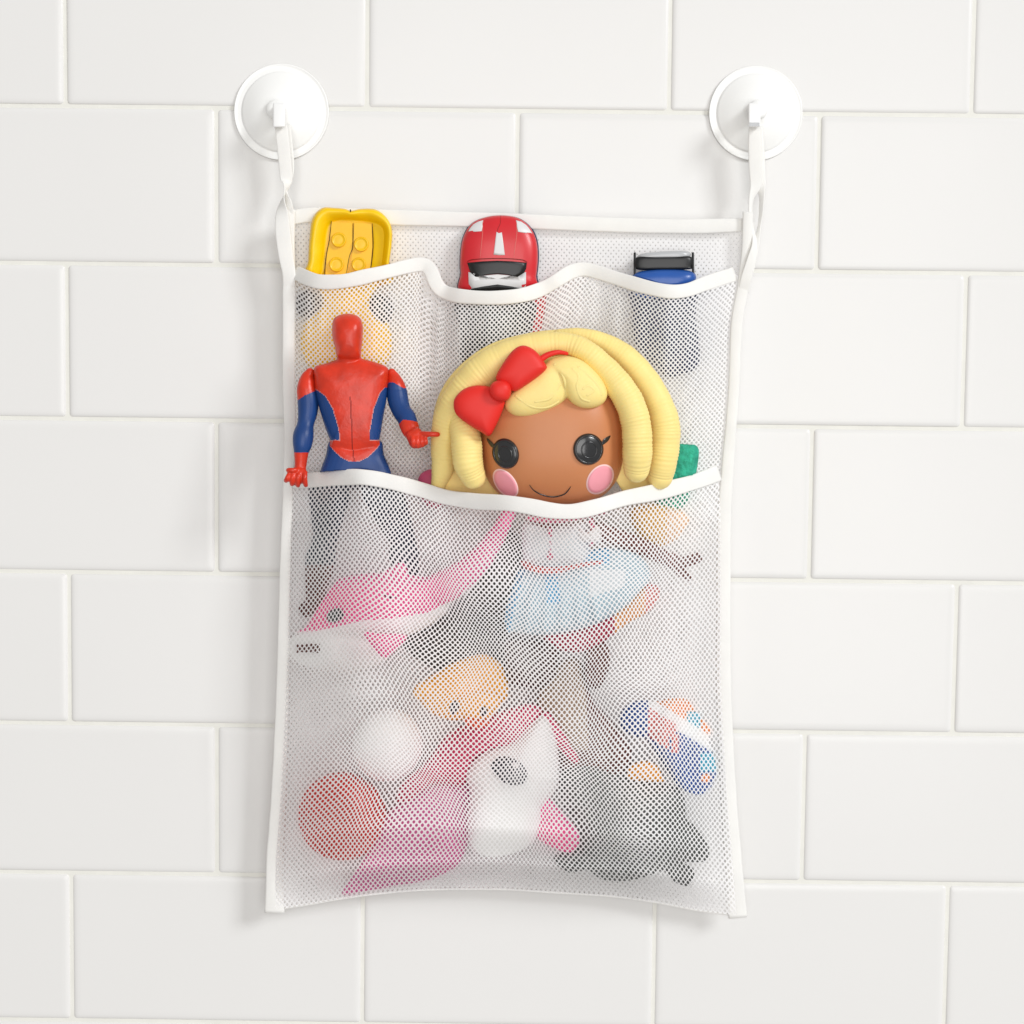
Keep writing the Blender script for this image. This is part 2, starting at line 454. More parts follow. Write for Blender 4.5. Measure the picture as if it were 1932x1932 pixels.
# big pocket net
def Flow(s,t):
    x0=546+(1360-546)*s; ty=interp(TLy,x0)
    y=ty+(lerp(SEAM,520+s*868)-ty)*t
    a,b=lx(y)+1,rx(y)-1; x=a+(b-a)*s
    w=min(1,6*min(s,1-s))*min(1,6*min(t,1-t))
    x2=x+w*22*noise.noise(Vector((x/110,y/130,7.7))); y2=y+w*19*noise.noise(Vector((x/120,y/110,17.7)))
    return x2,y2,lowD(x2,y2)
net('lower_pocket_panel',Flow,96,70,T['net'],bag,seed=2.2,op=(0.55,0.73))
# tapes
g=G(); ribbon(g,[(a[0],a[1],a[2]+0.6,27,0) for a in TU],n=6,th=1.7,wob=0.10); g.build('upper_pocket_trim',T['tape'],bag)
g=G(); ribbon(g,[(a[0],a[1],a[2]+0.8,30,0) for a in TL],n=6,th=1.8,wob=0.10); g.build('lower_pocket_trim',T['tape'],bag)
g=G(); ribbon(g,[(550,411,22,28,0),(600,405,22.5,28,2),(740,410,22.5,29,0),(850,413,22.5,28,-2),(1000,418,22.5,28,0),(1150,424,22.5,28,2),(1300,427,22.5,27,0),(1410,424,22,26,0)],n=8,th=1.6,wob=0.06); g.build('top_hem',T['tape'],bag)
g=G(); ribbon(g,[(a[1],a[0],a[2]+1.5,a[3],0) for a in LB],n=10,th=2.6,wob=0.06); g.build('side_binding',T['tape'],bag)
g=G(); ribbon(g,[(a[1],a[0],a[2]+1.5,a[3],0) for a in RB],n=10,th=2.6,wob=0.06); g.build('side_binding',T['tape'],bag)
g=G(); ribbon(g,[(x,y-1,19.5,5,0) for x,y in SEAM],n=6,th=1.4); g.build('bottom_seam',T['tape'],bag)
# straps (loops over the hooks, twisted below)
def strap(front, back, edge):
    g=G(); ribbon(g,front,n=10,th=0.9); ribbon(g,back,n=10,th=0.9)
    if edge: ribbon(g,edge,n=8,th=0.9)
    return g.build('strap',T['tape'],bag)
strap([(530,236,25,24,0),(533,262,26,24,0),(537,300,25,24,4),(540,335,24,23,8),(541,348,25,19,50),(538,362,26,14,80),(533,380,27,20,120),(532,405,28,26,165),(534,440,29,29,180),(539,480,28.5,28,180),(545,515,28,25,180),(545,545,26,22,180)],
      [(537,236,20,22,0),(541,275,20,23,-8),(545,315,20,22,-18),(544,342,21,19,-40),(539,362,23,14,-60),(545,385,27,14,-25),(549,405,26,12,-12),(552,425,24,10,0)],None)
strap([(1424,240,25,22,0),(1424,275,25,24,0),(1425,315,24,24,2),(1426,348,23,22,10),(1418,372,23,13,35),(1416,400,23,11,50),(1420,430,23,10,60),(1424,460,27,13,30),(1418,490,28.5,18,10),(1408,525,28,20,0),(1403,550,26,20,0)],
      [(1427,240,20,24,0),(1430,290,20,25,0),(1432,340,20,25,0),(1437,368,21,13,-40),(1436,400,22,11,-55),(1432,430,22,10,-60),(1425,465,26,14,-20),(1415,505,25,19,0)],None)

# ------------------------------------------------------------------ suction hooks
def suction(cx,cy,r,hx,hy,label,slot):
    loc=P(cx,cy,3); t=thing('suction_hook',loc,label,'suction hook','white suction hooks on the tiled wall')
    base=P(cx,cy,0); R=rad(r,0); g=G(); S=72
    ox,oz=(hx-cx)*K,-(hy-cy)*K
    prof=[(0.0,16.5,1),(0.10,16.5,1),(0.185,16.2,1),(0.20,15.2,1),(0.205,12.6,1),(0.225,12.0,.95),(0.32,11.4,.85),(0.45,10.2,.6),(0.60,8.3,.35),(0.72,6.3,.15),(0.80,4.9,.05),(0.835,4.3,0),(0.842,3.7,0),(0.86,3.65,0),(0.93,3.5,0),(0.965,3.45,0),(0.985,3.9,0),(1.0,3.9,0),(1.008,3.5,0),(1.0,3.0,0),(0.9,2.8,0)]
    vs=[];fs=[]
    for q,h,w in prof:
        for k in range(S):
            a=2*math.pi*k/S; vs.append(base+Vector((q*R*math.cos(a)+ox*w,-h*0.001,q*R*math.sin(a)+oz*w)))
    for i in range(len(prof)-1):
        for k in range(S): k2=(k+1)%S; fs.append((i*S+k,i*S+k2,(i+1)*S+k2,(i+1)*S+k))
    g.add(vs,fs); g.build('suction_cup',T['whiteplastic'],t)
    # hook: a stub and an upturned lip block
    me=bpy.data.meshes.new('hook'); bm=bmesh.new()
    def box(x0,x1,y0,y1,d0,d1):
        c=[P(x,y,d) for d in (d0,d1) for y in (y0,y1) for x in (x0,x1)]
        v=[bm.verts.new(q) for q in c]
        for f in ((0,1,3,2),(4,6,7,5),(0,4,5,1),(2,3,7,6),(0,2,6,4),(1,5,7,3)): bm.faces.new([v[i] for i in f])
    box(hx-12,hx+11,hy-20,hy+26,27,33)
    box(hx-11,hx+12,hy-14,hy+8,12,29)
    bmesh.ops.recalc_face_normals(bm,faces=bm.faces)
    bmesh.ops.bevel(bm,geom=bm.edges[:],offset=0.0011,segments=3,affect='EDGES',profile=0.6)
    bm.to_mesh(me); bm.free()
    link('hook',me,t,[T['hookplastic']])
    if slot:
        g=G(); c=[P(x,y,33.3) for x,y in ((hx-10,hy+17),(hx+9,hy+17),(hx+9,hy+24),(hx-10,hy+24))]; c2=[P(x,y,32.6) for x,y in ((hx-10,hy+17),(hx+9,hy+17),(hx+9,hy+24),(hx-10,hy+24))]
        g.add(c+c2,[(0,1,2,3),(0,4,5,1),(1,5,6,2),(2,6,7,3),(3,7,4,0)]); g.build('slot',T['cargrey'],t,smooth=False)
    return t
suction(532.5,213,87.5,527,214,'white round suction hook above the yellow toy truck, holding the left strap',False)
suction(1424.5,215.5,86,1424,214,'white round suction hook with a small slot, above the blue toy car',True)

def inup(x,y):
    if y<interp(TUy,x)-12 or y>985 or x<lx(y) or x>rx(y): return None
    ty=interp(TUy,x); t_=(y-ty)/(985-ty)
    low=lerp([(548,22),(580,32),(620,36),(740,36),(806,27),(880,36),(1000,36),(1098,27),(1180,38),(1320,38),(1393,22)],x)
    k=ss(0.15,0.75,t_); return interp(TUd,x)*(1-k)+low*k-3.2
# ------------------------------------------------------------------ toys in the upper pockets
def z3(x,y): return (528.3+.2734*x, 362.3+.2734*y)
def z4(x,y): return (981.1+.2344*x, 377.4+.2344*y)
t=thing('toy_truck',P(655,700,24),'yellow plastic toy truck standing in the first upper pocket, studs showing','toy truck')
o3=[z3(*p) for p in ((198,640),(197,470),(207,300),(228,180),(290,112),(370,110),(445,116),(478,128),(502,129),(560,117),(660,122),(735,178),(772,260),(770,370),(752,500),(745,640))]
g=G()
i3=[z3(*p) for p in ((283,660),(292,520),(306,380),(318,270),(345,212),(400,192),(480,190),(560,196),(640,206),(700,236),(720,290),(714,400),(704,500),(690,660))]
def by_angle(o,c,m):
    o=outline(o,8); res=[]
    an=[math.atan2(p[1]-c[1],p[0]-c[0]) for p in o]
    for k in range(m):
        a=-math.pi+2*math.pi*k/m; best=None
        for q in range(len(o)):
            a0,a1=an[q],an[(q+1)%len(o)]; d0=(a-a0+math.pi)%(2*math.pi)-math.pi; d1=(a1-a+math.pi)%(2*math.pi)-math.pi
            if d0>=0 and d1>=0 and d0+d1<1.0:
                t_=d0/(d0+d1+1e-12); best=(o[q][0]+(o[(q+1)%len(o)][0]-o[q][0])*t_, o[q][1]+(o[(q+1)%len(o)][1]-o[q][1])*t_); break
        res.append(best or tuple(o[min(range(len(o)),key=lambda q:abs((an[q]-a+math.pi)%(2*math.pi)-math.pi))]))
    return res
MM=120; cc=z3(500,430); OA=by_angle(o3,cc,MM); IA=by_angle(i3,cc,MM)
vs=[];fs=[]
RP=[(0.02,19),(-0.02,22),(-0.01,27),(0.03,31),(0.12,33.2),(0.25,33.8),(0.42,33.4),(0.60,32.2),(0.80,30.2),(0.93,28.6),(1.0,27.4),(1.10,27.0)]
for f_,d_ in RP:
    for k in range(MM):
        x=OA[k][0]+(IA[k][0]-OA[k][0])*f_; y=OA[k][1]+(IA[k][1]-OA[k][1])*f_
        vs.append(P(x,y,d_+0.5*noise.noise(Vector((x/25,y/25,0)))))
for q in range(len(RP)-1):
    for k in range(MM): k2=(k+1)%MM; fs.append((q*MM+k,q*MM+k2,(q+1)*MM+k2,(q+1)*MM+k))
fs.append(tuple(range(MM))); fs.append(tuple((len(RP)-1)*MM+k for k in range(MM)))
g.add(vs,fs)
blob(g,[(606,530),(712,530),(700,566),(734,615),(738,672),(702,702),(604,702),(570,668),(573,612),(608,572)],27,10,8,rings=7,sharp=3)
body=g.build('body',T['yellow'],t)
g=G()
for a in (((312,600),(325,400),(358,205),(498,212),(498,380),(455,600)),((470,600),(505,380),(512,212),(632,218),(637,380),(618,600))):
    q=[z3(*p) for p in a]; m=len(q); 
    vs=[P(x,y,28.2) for x,y in q]+[P(x,y,25) for x,y in q]
    g.add(vs,[tuple(range(m))]+[(k,k+m,(k+1)%m+m,(k+1)%m) for k in range(m)])
bed=g.build('truck_bed',T['yellow2'],t,smooth=False)
for x,y,r in ((405,330,50),(560,360,50),(390,500,50),(543,500,48)):
    g=G(); cx,cy=z3(x,y); R=r*.2734; vs=[];S=32
    for q,h in ((1.03,27.5),(1.0,30.2),(0.95,30.8),(0.84,30.9),(0.80,30.6),(0.5,30.7),(0.02,30.8)):
        vs+=[P(cx+R*q*math.cos(2*math.pi*k/S),cy+R*q*math.sin(2*math.pi*k/S),h) for k in range(S)]
    fs=[(i*S+k,i*S+(k+1)%S,(i+1)*S+(k+1)%S,(i+1)*S+k) for i in range(6) for k in range(S)]+[tuple(6*S+k for k in range(S))]
    g.add(vs,fs); g.build('stud',T['studm'],t)
bv=bvh_of(body,bed)
g=G()
flat=lambda x,y:28.3
for a,w in ((((355,200),(340,330),(318,450),(303,600)),1.6),(((504,212),(503,370),(478,450),(452,600)),1.2),(((636,216),(642,380),(622,560)),1.8)):
    stroke(g,[z3(*p) for p in a],w,None,off=0.15,smoothd=flat)
g.build('panel_line',T['ink'],t)
for (x,y,r,m_) in ((581,574,23,'brownrub'),(718,584,25,'charcoal')):
    g=G(); blob(g,ell(x,y,r,r*1.15),27,9,7,sharp=3.5); g.build('wheel',T[m_],t)
g=G(); tube(g,[(661,396,34,1.1),(661.5,399,34,1.2)],seg=8); g.build('mould_nub',T['brownrub'],t)

# red car
t=thing('toy_car',P(942,690,24),'red toy car with white headlights and stripe, nose up in the middle upper pocket','toy car')
oc=[z3(*p) for p in ((1268,700),(1247,560),(1244,450),(1262,320),(1315,225),(1400,178),(1520,160),(1640,178),(1722,238),(1768,330),(1780,450),(1768,580),(1745,700))]
g=G(); blob(g,oc,27,10,3,rings=10,sharp=3.0,center=z3(1512,520)); 
blob(g,[(985,600),(1000,570),(1018,538),(1030,556),(1024,610),(1012,660),(1000,700),(985,690)],26,9,6,rings=7,sharp=3)
body=g.build('body',T['carred'],t); bv=bvh_of(body)
g=G(); blob(g,[(x+ (1.2 if x<942 else 2.2)*(1 if x>942 else -1), y-1.0) for x,y in oc],22,4,6,rings=8,sharp=4,center=z3(1512,520)); g.build('chassis',T['navy'],t)
def dec(name,pts,m_,par,bvx,zf,off=0.3,n=1,**k):
    g=G(); decal(g,[zf(*p) for p in pts],bvx,off=off,n=n,**k); return g.build(name,T[m_],par)
dec('headlight',((1298,272),(1312,248),(1335,222),(1365,205),(1402,194),(1398,235),(1392,270),(1345,274)),'carwhite',t,bv,z3)
dec('headlight',((1628,194),(1665,204),(1700,228),(1722,255),(1742,287),(1690,282),(1642,275),(1634,235)),'carwhite',t,bv,z3)
dec('hood_stripe',((1494,274),(1510,284),(1531,278),(1541,350),(1552,435),(1512,436),(1474,432),(1484,350)),'carwhite',t,bv,z3)
dec('windscreen',((1292,488),(1400,478),(1500,474),(1600,478),(1704,488),(1698,530),(1686,556),(1640,586),(1570,572),(1500,566),(1430,572),(1350,584),(1312,552)),'black',t,bv,z3,off=0.9)
dec('roof',((1300,552),(1340,584),(1430,574),(1500,568),(1570,574),(1650,586),(1698,552),(1698,620),(1694,690),(1306,690),(1302,620)),'carwhite',t,bv,z3,off=0.7)
dec('rear_window',((1318,668),(1400,652),(1500,638),(1600,652),(1682,668),(1682,760),(1318,760)),'black',t,bv,z3,off=1.4)
g=G()
for a in (((1397,190),(1398,280),(1388,380),(1382,455)),((1632,192),(1634,290),(1622,380),(1614,455))):
    g=G(); stroke(g,[z3(*p) for p in a],1.1,bv,off=0.2); g.build('hood_crease',T['salmon'],t)
g=G(); stroke(g,[z3(*p) for p in ((1522,160),(1520,215),(1505,250),(1500,275))],0.9,bv,off=0.2); stroke(g,[z3(*p) for p in ((1290,484),(1330,466),(1500,458),(1660,466),(1706,484))],1.5,bv,off=0.5); g.build('panel_gap',T['figgroove'],t)
g=G(); blob(g,[(866,566),(1003,566),(1005,620),(996,690),(880,690),(870,630)],34,9,6,rings=7,sharp=4); g.build('tail',T['charcoal'],t)

# blue car
t=thing('toy_car',P(1255,720,24),'blue toy car with black window, tail up in the third upper pocket','toy car')
g=G(); blob(g,[z4(*p) for p in ((922,590),(1150,556),(1398,580),(1404,700),(1380,800),(940,800),(916,700))],27,12,8,rings=8,sharp=4)
blob(g,[z4(*p) for p in ((1080,690),(1170,610),(1212,592),(1250,620),(1320,680),(1280,760),(1140,760))],34,5,3,rings=6)
body=g.build('body',T['carblue'],t)
g=G(); blob(g,[z4(*p) for p in ((928,470),(1000,450),(1150,447),(1300,447),(1384,462),(1386,540),(1378,556),(1280,562),(1100,564),(934,556))],30,5,8,rings=8,sharp=5)
g.build('rear_window',T['black'],t)
g=G(); blob(g,[z4(*p) for p in ((942,462),(985,430),(1150,412),(1290,408),(1350,412),(1378,440),(1330,468),(1150,474),(1000,474))],29,6,6,rings=8,sharp=3)
g.build('roof',T['cargrey'],t)
for x in (924,1392): g=G(); tube(g,[z4(x,430)+(31,2.4),z4(x,500)+(32,2.4),z4(x+(0 if x<1000 else 4),640)+(33,2.4)],seg=10); g.build('roof_pillar',T['black'],t)
g=G(); blob(g,[z4(*p) for p in ((905,720),(1400,700),(1415,850),(1420,1000),(1440,1120),(1438,1330),(1340,1390),(1200,1430),(1130,1380),(1020,1280),(915,1120),(908,900))],27,11,8,rings=8,sharp=4)
g.build('front_end',T['navy'],t)

for o_ in list(sc.objects):
    if o_.type=='MESH' and o_.parent and o_.parent.name.split('.')[0] in ('toy_truck','toy_car'): press(o_.data,inup)
# ------------------------------------------------------------------ action figure
def z5(x,y): return (513.2+.2031*x, 558.5+.2031*y)
def q5(x,y,d,r,*f): a=z5(x,y); return (a[0],a[1],d,r*.2031)+f
t=thing('action_figure',P(655,1090,58),'red and blue plastic action figure leaning out of the big pocket','action figure')
g=G()
# head and neck
tube(g,[q5(705,480,62,120,0.9),q5(714,560,60,112,0.9),q5(716,640,59,110,0.8)],n=4,seg=24)
blob(g,[z5(*p) for p in ((562,240),(605,185),(700,162),(800,188),(842,262),(842,390),(832,490),(815,575),(715,600),(612,575),(590,490),(560,380))],61,13,12,rings=9,sharp=2.4)
# chest, abdomen, hips
blob(g,[z5(*p) for p in ((600,590),(500,625),(395,660),(392,760),(405,900),(430,1010),(470,1150),(515,1280),(548,1360),(560,1430),(740,1480),(980,1430),(990,1360),(1008,1290),(1035,1120),(1062,980),(1074,840),(1080,740),(1074,665),(980,620),(830,580),(716,560))],58,11,9,rings=10,sharp=2.8,center=z5(735,950))
blob(g,[z5(*p) for p in ((430,690),(560,650),(715,680),(715,860),(640,930),(500,900),(430,820))],60,7.5,6,rings=7)
blob(g,[z5(*p) for p in ((750,680),(900,650),(1040,700),(1050,820),(960,910),(810,930),(745,860))],60,7.5,6,rings=7)
blob(g,[z5(*p) for p in ((545,1340),(740,1370),(1000,1340),(1040,1470),(1100,1620),(1110,1760),(800,1800),(420,1760),(450,1620),(500,1480))],57,9,8,rings=8,sharp=2.6)
# legs
tube(g,[(632,896,57,24),(622,930,57,40,.8),(618,975,56,31,.9),(613,1020,55,24),(606,1050,54,29),(602,1075,54,27),(597,1105,53,22),(592,1138,52,16),(578,1150,53,15)],n=4,seg=16)
tube(g,[(712,900,57,26),(722,930,57,40,.8),(745,982,56,32,.9),(759,1020,55,25),(763,1052,54,29),(772,1085,52,19),(776,1120,50,15)],n=4,seg=16)
CURVL=[(860,398),(885,440),(930,500),(1050,570),(1230,622),(1340,636)]   # y -> x of the blue flank edge
CURVR=[(800,1085),(860,1035),(900,1000),(1050,940),(1250,905),(1340,904)]
BELT=[(545,1398),(640,1480),(760,1530),(880,1490),(995,1372)]
def torso_m(x,y,d):
    X=(x-513.2)/.2031; Y=(y-558.5)/.2031
    if y>1066 and x<640: return 4
    if Y>1650: return 5
    if Y>1345:
        b=1535-150*((X-765)/228)**2
        if Y>b+7 or X<538 or X>1000: return 1
        if Y>b: return 3
        return 2 if abs(X-748-(Y-1400)*0.1)<4.5 else 0
    if 850<Y<=1345:
        l=lerp(CURVL,Y); r=lerp(CURVR,Y)
        if X<l-6 or X>r+6: return 3 if (Y>1337) else 1
        if X<l or X>r: return 3
    if 930<Y<1345 and abs(X-727-(Y-930)*0.05)<4.5: return 2
    return 0
body=organic('body',g,[T['figred'],T['figblue'],T['figgroove'],T['figedge'],T['figboot'],T['figleg']],t,voxel=0.62,smooth=3,matfunc=torso_m,clamp=inlow)
# arms
def armL_m(x,y,d):
    X=(x-513.2)/.2031; Y=(y-558.5)/.2031
    if Y>1452: return 0
    line=lerp([(230,975),(300,925),(385,888),(430,870)],X)
    return 0 if Y<line else 1
g=G()
tube(g,[q5(352,712,56,44),q5(332,760,56,68),q5(320,860,57,90),q5(335,960,57,99),q5(332,1080,58,92),q5(312,1190,60,78),q5(292,1290,62,96),q5(282,1380,63,90),q5(272,1450,63,70),q5(268,1540,63,58),q5(262,1590,63,55)],n=4,seg=20)
blob(g,[z5(*p) for p in ((205,1590),(310,1590),(318,1660),(322,1730),(240,1745),(150,1720),(170,1650))],62,7,6,rings=6,sharp=2.6)
for x0,x1,yb in ((158,130,1722),(195,185,1752),(245,240,1764),(298,312,1762)):
    tube(g,[q5(x0+10,1640,67,24),q5((x0+x1)/2,1690,69,25),q5(x1,yb-8,66,23),q5(x1+4,yb-10,60,20)],n=3,seg=10)
tube(g,[q5(250,1612,66,24),q5(200,1618,69,24),q5(152,1616,68,22),q5(148,1622,62,18)],n=3,seg=10)
organic('arm',g,[T['figred'],T['figblue']],t,voxel=0.55,smooth=2,matfunc=armL_m)
def armR_m(x,y,d):
    X=(x-513.2)/.2031; Y=(y-558.5)/.2031
    line=lerp([(1060,840),(1085,800),(1130,802),(1220,855)],X)
    if Y<line: return 0
    l2=lerp([(1150,1240),(1180,1190),(1215,1150),(1290,1155),(1360,1170)],X)
    return 1 if Y<l2 else 0
g=G()
tube(g,[q5(1112,712,56,40),q5(1128,755,56,62),q5(1150,830,57,84),q5(1160,900,57,98),q5(1176,990,59,96),q5(1208,1075,62,88),q5(1248,1130,65,88),q5(1268,1190,68,88),q5(1292,1250,70,84),q5(1316,1300,72,66)],n=4,seg=20)
blob(g,[z5(*p) for p in ((1240,1270),(1340,1215),(1395,1255),(1440,1310),(1436,1380),(1380,1412),(1300,1412),(1262,1350))],73,7,6,rings=6,sharp=2.4)
for x,yb in ((1312,1402),(1352,1408),(1392,1400),(1428,1378)):
    tube(g,[q5(x-8,1300,78,22),q5(x-2,1350,80,23),q5(x+2,yb-12,78,21),q5(x,yb-20,72,18)],n=3,seg=10)
tube(g,[q5(1360,1285,76,32),q5(1430,1283,79,27),q5(1500,1284,80,25),q5(1538,1286,79,24)],n=4,seg=12)
organic('arm',g,[T['figred'],T['figblue']],t,voxel=0.5,smooth=2,matfunc=armR_m)

# ------------------------------------------------------------------ doll
def z6(x,y): return (785+.2813*x, 604+.2813*y)
doll=thing('doll',P(1043,1240,60),'large doll with brown face, chunky yellow hair and red bow in the big pocket','doll')
HC=(1042,826); HA,HB,HR,HD=136,131,36,60
def face(x,y):
    q=1-abs((x-HC[0])/HA)**2.7-abs((y-HC[1])/HB)**2.7
    return HD+HR*max(0,q)**(1/2.7)
SE=lambda v:math.copysign(abs(v)**(2/2.7),v)
g=G(); blob(g,[(HC[0]+HA*SE(math.cos(a)),HC[1]+HB*SE(math.sin(a))) for a in [2*math.pi*k/48 for k in range(48)]],HD,HR,14,n=2,rings=20,sharp=2.7)
g.build('head',T['skin'],doll)
def hp(x,y,d,r,*f): a=z6(x,y); return (a[0],a[1],d,r*.2813)+f
g=G()
# back of the hair
blob(g,[z6(*p) for p in ((130,1120),(108,850),(118,620),(190,430),(330,270),(520,150),(760,85),(980,60),(1180,62),(1380,140),(1560,290),(1690,480),(1745,700),(1735,900),(1690,1090),(1560,1130),(1400,1160),(1385,1080),(1350,900),(900,700),(500,900),(470,1100),(600,1180),(330,1160))],56,6,8,rings=8,sharp=3,center=z6(920,420))
base_h=g.build('hair_back',T['hair'],doll)
def coil(pts,**k):
    g=G(); tube(g,pts,n=24,seg=28,ribs=0.013,ribstep=6.0,**k); return g.build('hair_coil',T['hair'],doll)
coil([hp(960,105,64,45),hp(1100,105,66,52),hp(1250,150,67,66),hp(1400,245,68,82),hp(1530,390,69,90),hp(1620,540,70,92),hp(1664,680,70,102),hp(1670,800,70,102),hp(1655,940,69,98),hp(1635,1048,66,88)])
coil([hp(150,1105,60,50),hp(185,960,64,82),hp(190,800,68,92),hp(225,640,72,104),hp(320,490,76,118),hp(450,350,79,122),hp(620,245,81,110),hp(820,175,82,92),hp(1000,160,83,76),hp(1130,205,85,78),hp(1250,310,86,86),hp(1350,425,87,95),hp(1430,550,88,99),hp(1472,680,88,100),hp(1484,800,88,101),hp(1484,920,87,99),hp(1478,1004,84,86)])
coil([hp(300,640,74,90),hp(325,740,80,100),hp(340,860,83,104),hp(350,960,83,100),hp(385,1050,80,84)])
g=G()
tube(g,[hp(1392,690,91,8),hp(1480,712,97,8),hp(1560,690,92,8)],n=6,seg=8)
g2=G()
blob(g2,[z6(*p) for p in ((598,590),(606,520),(700,430),(800,350),(880,285),(960,262),(1020,330),(1030,420),(1010,520),(960,570),(870,615),(760,648),(660,642))],90,11,12,rings=10,sharp=2.6)
blob(g2,[z6(*p) for p in ((880,280),(990,240),(1100,262),(1190,330),(1255,410),(1284,490),(1262,552),(1200,588),(1120,592),(1055,565),(1015,520),(975,430),(930,350))],91,11,12,rings=10,sharp=2.6)
organic('fringe',g2,[T['hair']],doll,voxel=0.8,smooth=10)
fb=bvh_of(*[o for o in doll.children if o.name.startswith('fringe')])
g2=G()
for pts in (((1010,540),(1005,450),(985,370),(930,300)),((950,545),(880,580),(780,578),(700,530),(672,508)),((960,430),(900,520),(800,545)),((1050,330),(1090,380),(1080,450),(1110,520),(1160,540)),((1120,460),(1150,440),(1190,470),(1150,500)),((1090,320),(1160,380),(1215,440),(1240,500))):
    p=[z6(*q) for q in pts]; tube(g2,[(x,y,(hit(fb,x,y,90))-0.35,3.4,0.45) for x,y in p],n=6,seg=10)
g2.build('hair_strand',T['hair'],doll)
# bow
g=G(); blob(g,[z6(*p) for p in ((600,440),(535,395),(570,310),(640,212),(700,172),(760,180),(820,225),(872,300),(872,330),(825,375),(740,435),(660,478))],98,8,8,rings=9,sharp=3.0); g.build('bow_loop',T['bow'],doll)
g=G(); blob(g,[z6(*p) for p in ((560,470),(490,445),(400,438),(320,462),(262,520),(252,580),(275,640),(350,700),(430,748),(490,778),(530,720),(575,620),(595,545))],93,8,8,rings=9,sharp=3.0); g.build('bow_loop',T['bow'],doll)
g=G(); blob(g,[z6(*p) for p in ((530,410),(580,402),(625,425),(640,475),(620,530),(570,545),(515,525),(492,480),(500,435))],101,7,8,rings=8,sharp=2.6); g.build('bow_knot',T['bow'],doll)
g=G(); tube(g,[hp(820,275,97,22),hp(880,235,97,20),hp(950,215,96,16),hp(1010,224,92,12)],n=5,seg=12); g.build('headband',T['bow'],doll)
# face
def fdec(name,pts,m_,off=0.4,n=4,**k):
    g=G(); decal(g,pts,None,off=off,n=n,smoothd=face,**k); return g.build(name,T[m_],doll)
def eye(x,y,a,b,rot):
    c=z6(x,y); e=fdec('eye',ell(c[0],c[1],a*.2813,b*.2813,rot,16),'eye',off=0.9,n=3,rings=10,dome=1.8)
    bve=bvh_of(e); g=G()
    for (f,w) in ((0.86,2.2),(0.50,1.8)):
        q=ell(c[0]+ (3 if x>900 else -2)*(1-f),c[1]+3*(1-f),a*.2813*f,b*.2813*f,rot,20); q.append(q[0]); q.append(q[1])
        tube(g,[(u,v,(hit(bve,u,v,95))+0.1,w*0.8,0.7) for u,v in q],n=3,seg=8,caps=False)
    o=g.build('eye_ring',T['eye'],e)
eye(600,895,88,104,-22); eye(1156,866,102,106,0)
for pts in (((474,792),(482,820),(505,850),(525,856),(520,832),(498,808)),((1305,774),(1290,808),(1262,832),(1248,836),(1252,808),(1276,786))):
    fdec('eyelash',[z6(*p) for p in pts],'eye',off=1.0)
for c,a,b,r in (((600,1094),112,66,52),((1234,1068),112,80,-52)):
    x,y=z6(*c); fdec('cheek',ell(x,y,a*.2813,b*.2813,r,14),'cheekrim',off=0.2,n=3); fdec('cheek_blush',ell(x,y,a*.2813*.90,b*.2813*.87,r,14),'cheek',off=0.38,n=3)
g=G(); stroke(g,[z6(*p) for p in ((760,1104),(790,1142),(850,1174),(920,1186),(990,1170),(1022,1140),(1038,1116))],2.6,None,off=0.5,smoothd=face,n=8); g.build('mouth',T['eye'],doll)
# dress and limbs below the tape
def z7(x,y): return (754.7+.3906*x, 935.8+.3906*y)
def q7(x,y,d,r,*f): a=z7(x,y); return (a[0],a[1],d,r*.3906)+f
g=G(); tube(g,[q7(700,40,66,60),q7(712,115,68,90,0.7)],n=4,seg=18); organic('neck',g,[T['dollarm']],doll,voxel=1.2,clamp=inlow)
g=G(); blob(g,[z7(*p) for p in ((600,125),(700,135),(830,128),(905,120),(918,200),(905,330),(820,345),(700,345),(605,330),(588,230))],66,13,10,rings=8,sharp=2.6); organic('dress_top',g,[T['dress']],doll,voxel=1.2,clamp=inlow)
g=G(); tube(g,[q7(596,325,70,17),q7(650,352,79,19),q7(740,360,80,18),q7(830,345,80,13),q7(900,330,79,12),q7(975,320,74,12)],n=6,seg=12); organic('belt',g,[T['dollred']],doll,voxel=1.0,clamp=inlow)
def btn(x,y,d): return 0
g=G()
for y_,r in ((165,13),(185,13),(230,10),(262,9),(290,17)): tube(g,[q7(724,y_-3,79,r,0.5),q7(724,y_+3,79,r,0.5)],n=2,seg=10)
tube(g,[q7(620,108,76,14),q7(720,118,78,16),q7(830,108,78,16),q7(930,85,72,16),q7(985,75,68,12)],n=4,seg=10)
tube(g,[q7(925,120,76,14),q7(935,190,76,15),q7(925,235,76,12)],n=4,seg=10)
organic('ruffle',g,[T['dollpink']],doll,voxel=0.8,smooth=1,clamp=inlow)
def skirt_m(x,y,d):
    X=(x-754.7)/.3906; Y=(y-935.8)/.3906
    if X<600-(Y-370)*0.25 : return 1
    if Y<330 and X>820: return 1 if X<1010 else 0
    if 700<X-(Y-400)*0.1<765 and Y<520: return 1
    if 912<X<1085 and 355<Y<490-(X-912)*0.3: return 2
    return 0
g=G(); blob(g,[z7(*p) for p in ((585,350),(720,360),(860,330),(900,270),(990,248),(1100,258),(1175,300),(1212,380),(1180,440),(1080,545),(960,615),(850,650),(700,672),(580,665),(515,640),(505,570),(540,450))],64,13,10,rings=9,sharp=2.4,center=z7(830,470))
for i in range(6): 
    x0=590+i*62; tube(g,[q7(x0+10,390,72,14),q7(x0-30+i*14,520,76,24),q7(x0-55+i*22,640-max(0,i-2)*18,74,24)],n=4,seg=10)
organic('skirt',g,[T['skirt'],T['dressblue'],T['dress']],doll,voxel=1.1,smooth=3,matfunc=skirt_m,clamp=inlow)
